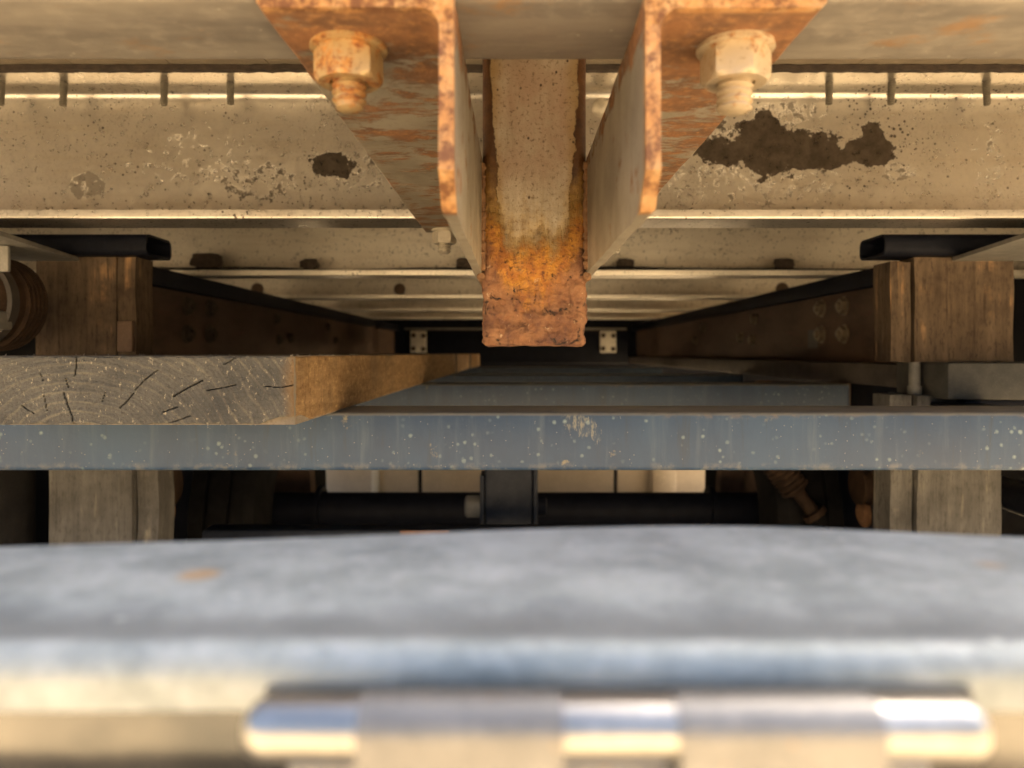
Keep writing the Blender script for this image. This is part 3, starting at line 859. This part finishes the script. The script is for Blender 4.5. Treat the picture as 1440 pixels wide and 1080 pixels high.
# ------------------------------------------------------------------ longitudinal rails
for s in (-1, 1):
    X = s * .695; Y0, Y1 = 1.25, 4.25; base = (X, Y0, -.058)
    t = thing('chassis_rail', 'dark brown grimy chassis rail running inwards on the %s' % ('plank side' if s < 0 else 'side away from the plank'), 'rail', base, 'pair of chassis rails')
    zt = ZB - .0006
    part(t, 'web', box(min(X, X + s * .010), max(X, X + s * .010), Y0, Y1, -.018, zt - .0342), RAIL)
    part(t, 'top_flange', box(X - (.022 if s > 0 else .040), X + (.040 if s > 0 else .022), Y0, Y1, zt - .034, zt, .003), BLACK)
    part(t, 'bottom_flange', box(X - (.046 if s > 0 else .040), X + (.040 if s > 0 else .046), Y0, Y1, -.058, -.0182, .003), RAIL2)
    bolts = [(1.56, .100, 1), (1.675, .102, 1), (1.56, .041, 1), (1.675, .043, 1), (2.14, .100, 0), (2.27, .048, 0), (2.16, .040, 0), (2.72, .095, 0), (2.84, .05, 0)]
    for (y, z, big) in bolts:
        rr = .0165 if big else .013
        hm = lathe((X + s * .0005, y, z), (-s, 0, 0), [(0, rr * 1.22), (.003, rr * 1.22), (.0032, rr * 1.05), (.010, rr * 1.02), (.013, rr * .9), (.013, rr * .5), (.019 if big else .016, rr * .45)], 24,
                   radial=lambda th, ss, r, rr=rr: (hexr(th, ss, rr) if (.0031 < ss < .0135 and r > rr * .6) else r))
        part(t, 'bolt', hm, BOLTR if s > 0 else DIRT)
    if s > 0:
        part(t, 'inspection_label', box(X - .0012, X - .0002, 1.70, 1.755, .012, .055), LEDGE)

# ------------------------------------------------------------------ timber blocks left and right
TY = 1.02
def timber(x0, x1, y0, y1, z0, z1, seed, cols=26, rows=14):
    bm = new()
    def face(fn, nu, nv):
        g = [[bm.verts.new(fn(i / nu, j / nv)) for i in range(nu + 1)] for j in range(nv + 1)]
        for j in range(nv):
            for i in range(nu):
                f = bm.faces.new((g[j][i], g[j][i + 1], g[j + 1][i + 1], g[j + 1][i])); f.smooth = True
    def warp(x, y, z):
        p = Vector((x, y, z)); fx = (x - x0) / (x1 - x0)
        d = .0016 * mn.fractal(Vector((x * 70 + seed, y * 70, z * 5)), 1, 2, 4)
        e = mn.noise(Vector((seed, 0, z * 16))) * .0022
        return Vector((x + (e if fx > .99 or fx < .01 else 0), y + (d if y < (y0 + y1) / 2 else 0), z + (.0016 * mn.noise(Vector((x * 60, seed, 3))) if z in (z0, z1) else 0)))
    lx = lambda u: x0 + (x1 - x0) * u
    ly = lambda u: y0 + (y1 - y0) * u
    lz = lambda u: z0 + (z1 - z0) * u
    zz = lambda v: z0 if v == 0 else (z1 if v == 1 else lz(v))
    xx = lambda u: x0 if u == 0 else (x1 if u == 1 else lx(u))
    yy = lambda u: y0 if u == 0 else (y1 if u == 1 else ly(u))
    face(lambda u, v: warp(xx(u), y0, zz(v)), cols, rows); face(lambda u, v: warp(xx(u), y1, zz(v)), cols, rows)
    face(lambda u, v: warp(x0, yy(u), zz(v)), 4, rows); face(lambda u, v: warp(x1, yy(u), zz(v)), 4, rows)
    face(lambda u, v: warp(xx(u), yy(v), z0), cols, 4); face(lambda u, v: warp(xx(u), yy(v), z1), cols, 4)
    bmesh.ops.remove_doubles(bm, verts=bm.verts[:], dist=.0002)
    bmesh.ops.recalc_face_normals(bm, faces=bm.faces[:])
    return bm
def XP(px, y=TY): return (px - VX) / F * y
def ZPX(py, y=TY): return (VY - py) / F * y
ztop = .1330
specs = [
    ('upper', 50, 163, 165, 190, ztop, -.056, TIMBER, 'brown vertical timber block standing behind the grey plank end'),
    ('upper', 1286, 1425, 1253, 1282, ztop, -.0115, TIMBER, 'broad brown timber block on the grey ledge beside the chassis rail'),
    ('lower', 68, 189, 192, 221, -.0575, -.46, TIMBER2, 'grey upright timber under the crossbar on the plank side'),
    ('lower', 1287, 1408, 1253, 1284, -.0575, -.46, TIMBER2, 'grey stained upright timber under the crossbar below the grey ledge')]
for i, (kind, a, b, c, d, z1, z0, mt, lab) in enumerate(specs):
    t = thing('timber_block' if kind == 'upper' else 'timber_upright', lab, 'timber', (XP((a + b) / 2), TY, z0), 'timber packing blocks')
    part(t, 'main_block', timber(XP(a), XP(b), TY, TY + .075, z0, z1, i * 7.3), mt)
    zt2 = z1 - (.006 if kind == 'upper' and i == 1 else 0)
    part(t, 'side_strip', timber(XP(c), XP(d), TY + .002, TY + .05, z0, zt2, i * 3.1 + 2, 8), mt)
    if i == 0:
        part(t, 'end_cap', box(XP(167), XP(189), TY - .006, TY + .0018, .002, .045, .002), BROWNST)
    if kind == 'lower':
        part(t, 'batten', timber(XP(a if i == 3 else b - 18), XP(a + 18 if i == 3 else b), TY - .006, TY - .0005, z0, z1 - .001, i + 20, 6), mt)

# steel rod and ledge under the right block
rod = obj('steel_rod', lathe((XP(1297), TY + .02, -.0578), (0, 0, 1), [(0, .0085), (.002, .0095), (.012, .0095), (.0125, .0075), (.046, .0075)], 20), GREYST, None, (XP(1297), TY + .02, -.0578))
tag(rod, 'short grey steel rod standing between the brown block and the upright below', 'rod')
ledge = thing('support_ledge', 'dusty grey steel ledge under the broad brown timber block', 'ledge', (.78, TY, -.066))
part(ledge, 'plate', box(XP(1312), 1.05, TY - .035, TY + .10, -.062, -.0122, .004), LEDGE)
part(ledge, 'lower_rib', box(XP(1345), 1.05, TY - .02, TY + .06, -.0725, -.0622, .002), BLACK)

# hollow cross tubes above the blocks
for s in (-1, 1):
    xe = s * .500; base = (xe, 1.0, .1337)
    def rr_outline(y0, y1, z0, z1, r, n=5):
        o = []
        for (cy, cz, a0) in ((y1 - r, z0 + r, -90), (y1 - r, z1 - r, 0), (y0 + r, z1 - r, 90), (y0 + r, z0 + r, 180)):
            for i in range(n + 1):
                a = R(a0 + 90 * i / n); o.append((cy + r * math.cos(a), cz + r * math.sin(a)))
        return o
    out = rr_outline(1.0, 1.075, .1337, ZB - .0004, .010); inn = rr_outline(1.0035, 1.0715, .1372, ZB - .0039, .0065)
    bm = new(); x0, x1 = xe, s * .92
    A = [bm.verts.new((x0, *p)) for p in out]; B = [bm.verts.new((x1, *p)) for p in out]
    C = [bm.verts.new((x0, *p)) for p in inn]; D = [bm.verts.new((x1, *p)) for p in inn]
    m = len(out)
    for i in range(m):
        j = (i + 1) % m
        for q in ((A[i], A[j], B[j], B[i]), (C[i], C[j], D[j], D[i]), (A[i], A[j], C[j], C[i]), (B[i], B[j], D[j], D[i])):
            f = bm.faces.new(q); f.smooth = True
    bmesh.ops.recalc_face_normals(bm, faces=bm.faces[:])
    tag(obj('hollow_tube', bm, BLACK, None, base), 'black hollow steel tube with open end above the timber %s' % ('behind the plank end' if s < 0 else 'on the grey ledge'), 'tube', 'black hollow tubes')
    # flat plate running forward
    bm = new()
    pl = [(s * .553, .78), (s * .602, 1.0195), (s * .95, 1.0195), (s * .95, .78)]
    lo = [bm.verts.new((x, y, .1275)) for x, y in pl]; hi = [bm.verts.new((x, y, .1325)) for x, y in pl]
    bm.faces.new(lo); bm.faces.new(hi)
    for i in range(4): bm.faces.new((lo[i], lo[(i + 1) % 4], hi[(i + 1) % 4], hi[i]))
    bmesh.ops.recalc_face_normals(bm, faces=bm.faces[:])
    tag(obj('flat_plate', bm, GREYST, None, (s * .75, .9, .1275)), 'flat grey steel plate jutting rearward from the timber %s' % ('behind the plank end' if s < 0 else 'on the grey ledge'), 'plate', 'flat plates over the timbers')

# black round housing hanging from the left plate
hx, hy, hz = -.655, .90, .062
t = thing('round_housing', 'black round housing with clamp band beside the brown timber block', 'housing', (hx, hy, hz - .06))
part(t, 'drum', lathe((hx, hy - .05, hz), (0, 1, 0), [(0, .012), (.001, .028), (.006, .036), (.010, .038), (.022, .050), (.030, .054), (.09, .054), (.10, .045)], 40), GRIME)
part(t, 'clamp_band', lathe((hx, hy - .024, hz), (0, 1, 0), [(0, .053), (.002, .0575), (.016, .0575), (.018, .053)], 40, cap=False), RAIL2)
part(t, 'clamp_lug', box(hx + .032, hx + .052, hy - .040, hy - .012, hz - .004 - .030, hz - .012, .003), GREYST)
part(t, 'clamp_screw', lathe((hx + .040, hy - .043, hz - .032), (0, .2, 1), [(0, .0035), (.02, .0035), (.0202, .0055), (.026, .0055)], 12), ZINC)
part(t, 'hanger_tab', box(hx + .036, hx + .058, hy - .030, hy - .024, hz + .034, .1273, .002), GREYST)
for i in range(10):
    a = 2 * math.pi * i / 10 + .2
    part(t, 'cap_screw', lathe((hx + .030 * math.cos(a), hy - .0445, hz + .030 * math.sin(a)), (0, -1, 0), [(0, .0050), (.004, .0050), (.005, .004), (.005, .002)], 12), LEDGE)
part(t, 'centre_boss', lathe((hx, hy - .049, hz), (0, -1, 0), [(0, .016), (.006, .016), (.008, .012), (.016, .011), (.017, .008)], 24), LEDGE)
part(t, 'cooling_rib', lathe((hx, hy + .006, hz), (0, 1, 0), [(0, .052)] + [(.002 + .008 * i + d, q_) for i in range(5) for d, q_ in ((0, .054), (.001, .059), (.004, .059), (.005, .054))], 36, cap=False), GRIME)
part(t, 'hose', add_tube(new(), [(hx - .03, hy - .05, hz + .02), (hx - .02, hy - .075, hz - .005), (hx + .005, hy - .07, hz - .03), (hx + .012, hy - .05, hz - .045), (hx + .0, hy - .02, hz - .07)], .007, 10), RUBBER)

# black cylinder (left) and ringed pipe (right) at the lower corners
t = thing('rubber_buffer', 'tall black rubber buffer beside the grey upright on the plank side', 'buffer', (-.735, 1.02, -.45))
part(t, 'cylinder', lathe((-.735, 1.03, -.45), (0, 0, 1), [(0, .05), (.003, .056), (.375, .056), (.38, .05)], 32), RUBBER)
part(t, 'collar', lathe((-.735, 1.03, -.30), (0, 0, 1), [(0, .056), (.003, .061), (.02, .061), (.023, .056)], 32, cap=False), BLACK)
t = thing('pipe_fitting', 'black pipe with pale ringed end beside the stained grey upright', 'pipe', (.73, 1.0, -.25))
part(t, 'pipe', lathe((.735, 1.02, -.212), (.08, 1, 0), [(0, .020), (.002, .024), (.5, .024)], 28), BLACK)
part(t, 'ring', lathe((.735, 1.012, -.212), (.08, 1, 0), [(0, .010), (.001, .016), (.004, .020), (.0078, .020)], 28), ZINC)

# ------------------------------------------------------------------ running gear behind
AXY, AXZ = 1.92, -.405
t = thing('wheel_axle', 'black round axle running across below the crossbars', 'axle', (0, AXY, AXZ))
part(t, 'axle_tube', lathe((-.98, AXY, AXZ), (1, 0, 0), [(0, .044), (1.96, .044)], 32), BLACK)
for s in (-1, 1):
    part(t, 'hub_flange', lathe((s * .50, AXY, AXZ), (s, 0, 0), [(0, .060), (.012, .060)], 32), BLACK)
def wheel(xc, lab):
    t = thing('wheel', lab, 'wheel', (xc, AXY, AXZ - .33), 'dual wheels on the axle')
    prof = [(-.10, .19), (-.105, .22), (-.108, .27), (-.098, .315), (-.080, .330)]
    for gx in (-.055, -.005, .045):
        prof += [(gx, .332), (gx + .001, .322), (gx + .009, .322), (gx + .010, .332)]
    prof += [(.080, .330), (.098, .315), (.108, .27), (.105, .22), (.10, .19)]
    part(t, 'tyre', lathe((xc, AXY, AXZ), (1, 0, 0), prof, 56, cap=False), RUBBER)
    part(t, 'rim', lathe((xc, AXY, AXZ), (1, 0, 0), [(-.10, .191), (-.09, .175), (-.03, .165), (-.03, .05), (-.02, .05), (-.02, .165), (.09, .175), (.10, .191)], 40, cap=False), BROWNST)
for s in (-1, 1):
    wheel(s * .670, 'inner dark tyre on the axle, on the %s' % ('plank side' if s < 0 else 'side away from the plank'))
    wheel(s * .905, 'outer dark tyre on the axle, on the %s' % ('plank side' if s < 0 else 'side away from the plank'))
    nm = 'plank side' if s < 0 else 'side away from the plank'
    # hanger plate with a rusty pin
    t = thing('spring_hanger', 'black hanger plate with round rusty pin on the %s' % nm, 'hanger', (s * .708, 1.50, -.46), 'spring hangers under the rails')
    part(t, 'plate', box(min(s * .706, s * .716), max(s * .706, s * .716), 1.36, 1.62, -.46, -.0586, .002), BLACK)
    part(t, 'pin', lathe((s * .7055, 1.495, -.322), (-s, 0, 0), [(0, .030), (.003, .030), (.0032, .019), (.010, .018), (.011, .010)], 28), RUSTST)
    part(t, 'bush', lathe((s * .7055, 1.47, -.262), (-s, 0, 0), [(0, .040), (.006, .040), (.0062, .033), (.022, .033), (.0222, .038), (.028, .038), (.029, .016)], 30), GRIME)
t = thing('shock_absorber', 'short brown rusty shock absorber in front of the inner tyre', 'shock absorber', (.62, 1.55, -.35))
part(t, 'body', lathe((.535, 1.60, -.205), (.10, -.03, -.135), [(0, .022)] + [(.004 + .012 * i + d, rr_) for i in range(9) for d, rr_ in ((0, .029), (.003, .032), (.007, .032), (.0105, .029))] + [(.118, .014), (.165, .014), (.1655, .026), (.178, .026), (.179, .02)], 28), GRIME)
part(t, 'upper_mount', box(.52, .55, 1.585, 1.615, -.215, -.0588, .004), BROWNST)

t = thing('centre_hanger', 'dark navy steel hanger with side cheeks and a bolt under the crossbars', 'hanger', (-.012, 1.43, -.46))
part(t, 'post', box(-.060, .034, 1.434, 1.50, -.46, ZP - .0586, .006), NAVY)
for xa in (-.069, .0345):
    part(t, 'cheek', box(xa, xa + .0085, 1.426, 1.505, -.46, -.235 if xa < 0 else -.22, .003), NAVY)
part(t, 'bolt', lathe((-.0692, 1.45, -.30), (-1, 0, 0), [(0, .022), (.026, .022), (.030, .017)], 24, radial=lambda th, ss, r: min(r, hexr(th, ss, .024))), GREYST)
part(t, 'nut', lathe((.0432, 1.45, -.30), (1, 0, 0), [(0, .020), (.016, .020), (.018, .012)], 24, radial=lambda th, ss, r: min(r, hexr(th, ss, .022))), BLACK)

t = thing('lower_cross_tube', 'dark blue cross tube low down, just above the grey tread plate', 'tube', (0, 1.30, -.345))
part(t, 'tube', box(-.545, .545, 1.28, 1.33, -.345, -.306, .006), NAVY)
part(t, 'rust_flake', box(-.20, -.115, 1.2785, 1.2795, -.316, -.3065, .0003), RUSTST)

# tan panels far behind
t = thing('tan_partition', 'tan steel panel partition with upright seams seen far under the axle', 'partition', (0, 3.6, GZ))
Yp = 3.6; xs = [(-1.9, -.70), (-.66, -.475), (-.455, .478), (.495, .655), (.775, 2.2)]
first = None
for i, (a, b) in enumerate(xs):
    part(t, 'panel', box(a, b, Yp, Yp + .03, GZ + .001, -.36, .002, 1), TANPAN)
part(t, 'white_post', box(-.698, -.662, Yp - .02, Yp + .03, GZ + .001, -.36, .004), WHITEP)
part(t, 'channel_post', box(.657, .773, Yp - .05, Yp + .03, GZ + .001, -.36, .01), TANPAN)
for a in (-.4745, .4785):
    part(t, 'seam_strip', box(a, a + .0185 if a < 0 else a + .016, Yp + .015, Yp + .04, GZ + .001, -.36), BLACK)

# bulkhead and kingpin beam at the far end
t = thing('dark_bulkhead', 'dark bulkhead closing the far end between the rails', 'bulkhead', (0, 4.26, -.36))
part(t, 'plate', box(-1.24, 1.24, 4.26, 4.28, -.36, ZT, .002), BLACK)
Yk = 3.70
t = thing('far_cross_beam', 'dark beam with two white perforated end plates under the innermost crossmember', 'beam', (0, Yk, -.05))
part(t, 'beam', box(-.56, .56, Yk, Yk + .08, -.05, .115, .004), BLACK)
part(t, 'edge_strip', box(-.555, .555, Yk - .004, Yk - .0005, .117, .128, .001), GREYST)
for xc in (-.485, .462):
    p = part(t, 'perforated_plate', box(xc - .040, xc + .040, Yk - .012, Yk - .0008, .004, .112, .004), WHITEP)
    for (dx, dz) in ((-.025, .024), (.025, .022), (-.024, .090), (.026, .088)):
        part(t, 'bolt_hole', lathe((xc + dx, Yk - .0122, dz), (0, -1, 0), [(0, .012), (.003, .011), (.003, .005)], 16), DIRT, parent=p)

# ------------------------------------------------------------------ rear step (foreground tread plate) and hinge
ZS = -.0573                     # top of the tread plate
YF = .1425                      # front face of the lip
prof_far = [(-.45, .1965), (-.152, .2201), (-.103, .2261), (-.050, .2344), (.0, .2419), (.034, .2456), (.065, .2475), (.098, .2449), (.159, .2314), (.45, .18)]
def yfar(x):
    for (a, ya), (b, yb) in zip(prof_far, prof_far[1:]):
        if a <= x <= b: return ya + (yb - ya) * (x - a) / (b - a)
    return prof_far[-1][1]
def yfs(x): return sum(yfar(max(-.45, min(.45, x + d))) for d in (-.022, -.015, -.007, 0, .007, .015, .022)) / 7
step = thing('rear_step', 'blurred galvanised grey step plate with curved back edge and rounded front lip', 'step', (0, YF, -.108))
bm = new(); n = 120; rings = []
for i in range(n + 1):
    x = -.27 + .54 * i / n
    o = []
    r = .0064
    o.append((YF + .0009, ZS - .012))
    for k in range(8):
        a = R(180 - 90 * k / 7); o.append((YF + r + r * math.cos(a), ZS - r + r * math.sin(a)))
    ye = yfs(x)
    for k in range(1, 25):
        f = k / 24; y = YF + r + (ye - .0015 - YF - r) * f
        # shallow pressed gutter behind the lip
        o.append((y, ZS - .0016 * math.exp(-((y - YF - .021) / .010) ** 2)))
    o += [(ye, ZS - .0015), (ye, ZS - .0045), (ye - .0015, ZS - .006)]
    o += [(YF + .009, ZS - .0085), (YF + .0045, ZS - .012)]
    rings.append([bm.verts.new((x, y, z + .0006 * mn.noise(Vector((x * 12, y * 12, 0))))) for y, z in o])
for A, B in zip(rings, rings[1:]):
    for i in range(len(A)):
        j = (i + 1) % len(A); f = bm.faces.new((A[i], A[j], B[j], B[i])); f.smooth = True
bm.faces.new(rings[0]); bm.faces.new(rings[-1]); bmesh.ops.recalc_face_normals(bm, faces=bm.faces[:])
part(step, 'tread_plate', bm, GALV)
bm = new()
pts = fillet([(YF + .0019, ZS - .0101), (YF + .0019, -.0845), (YF + .045, -.108)], [.024], 14)
fine = []
for a, b in zip(pts, pts[1:]):
    for k in range(6): fine.append(a.lerp(b, k / 6))
fine.append(pts[-1])
add_extrude(bm, [(p.x, p.y) for p in sheet(fine, .003)], 'X', -.27, .27, 120)
for v in bm.verts:
    v.co.y += .0022 * mn.noise(Vector((v.co.x * 13 + 5, 0, v.co.z * 26))) + .0004 * mn.noise(Vector((v.co.x * 50, 2, v.co.z * 60)))
part(step, 'front_fascia', bm, FASCIA)
part(step, 'shadow_gap_strip', box((372 - VX) / F * .141, (1368 - VX) / F * .141, .1405, YF + .0017, -.0724, -.0640, .0007), LEDGE)  # dark strip standing in for the shadow gap above the hinge pin
HY, HZ, HR = .1275, -.06465, .0052
hx0, hx1 = (349 - VX) / F * HY, (1380 - VX) / F * HY
hinge = thing('hinge', 'blurred bright steel hinge pin with two grey knuckles below the step lip', 'hinge', ((hx0 + hx1) / 2, HY, HZ))
L = hx1 - hx0
part(hinge, 'pin', lathe((hx0, HY, HZ), (1, 0, 0), [(0, HR * .55), (.0008, HR * .78), (.0019, HR * .92), (.0034, HR), (L - .0034, HR), (L - .0019, HR * .92), (L - .0008, HR * .78), (L, HR * .55)], 48), CHROME)
for (a, b) in ((508, 790), (948, 1226)):
    xa, xb = (a - VX) / F * HY, (b - VX) / F * HY
    r2 = HR + .0006; o = []
    for k in range(17):
        an = R(0 + 180 * k / 16); o.append((HY + r2 * math.cos(an), HZ + r2 * math.sin(an)))
    o += [(HY - r2, HZ - .038), (HY - r2 + .004, HZ - .039), (HY + r2, HZ - .039)]
    bm = add_extrude(new(), o, 'X', xa, xb, 4)
    part(hinge, 'knuckle', bm, KNUCK)
part(hinge, 'back_leaf', box(hx0 + .0045, hx1 - .0045, HY + HR + .0009, YF + .0012, HZ - .041, HZ - .0094, .0015), KNUCK)
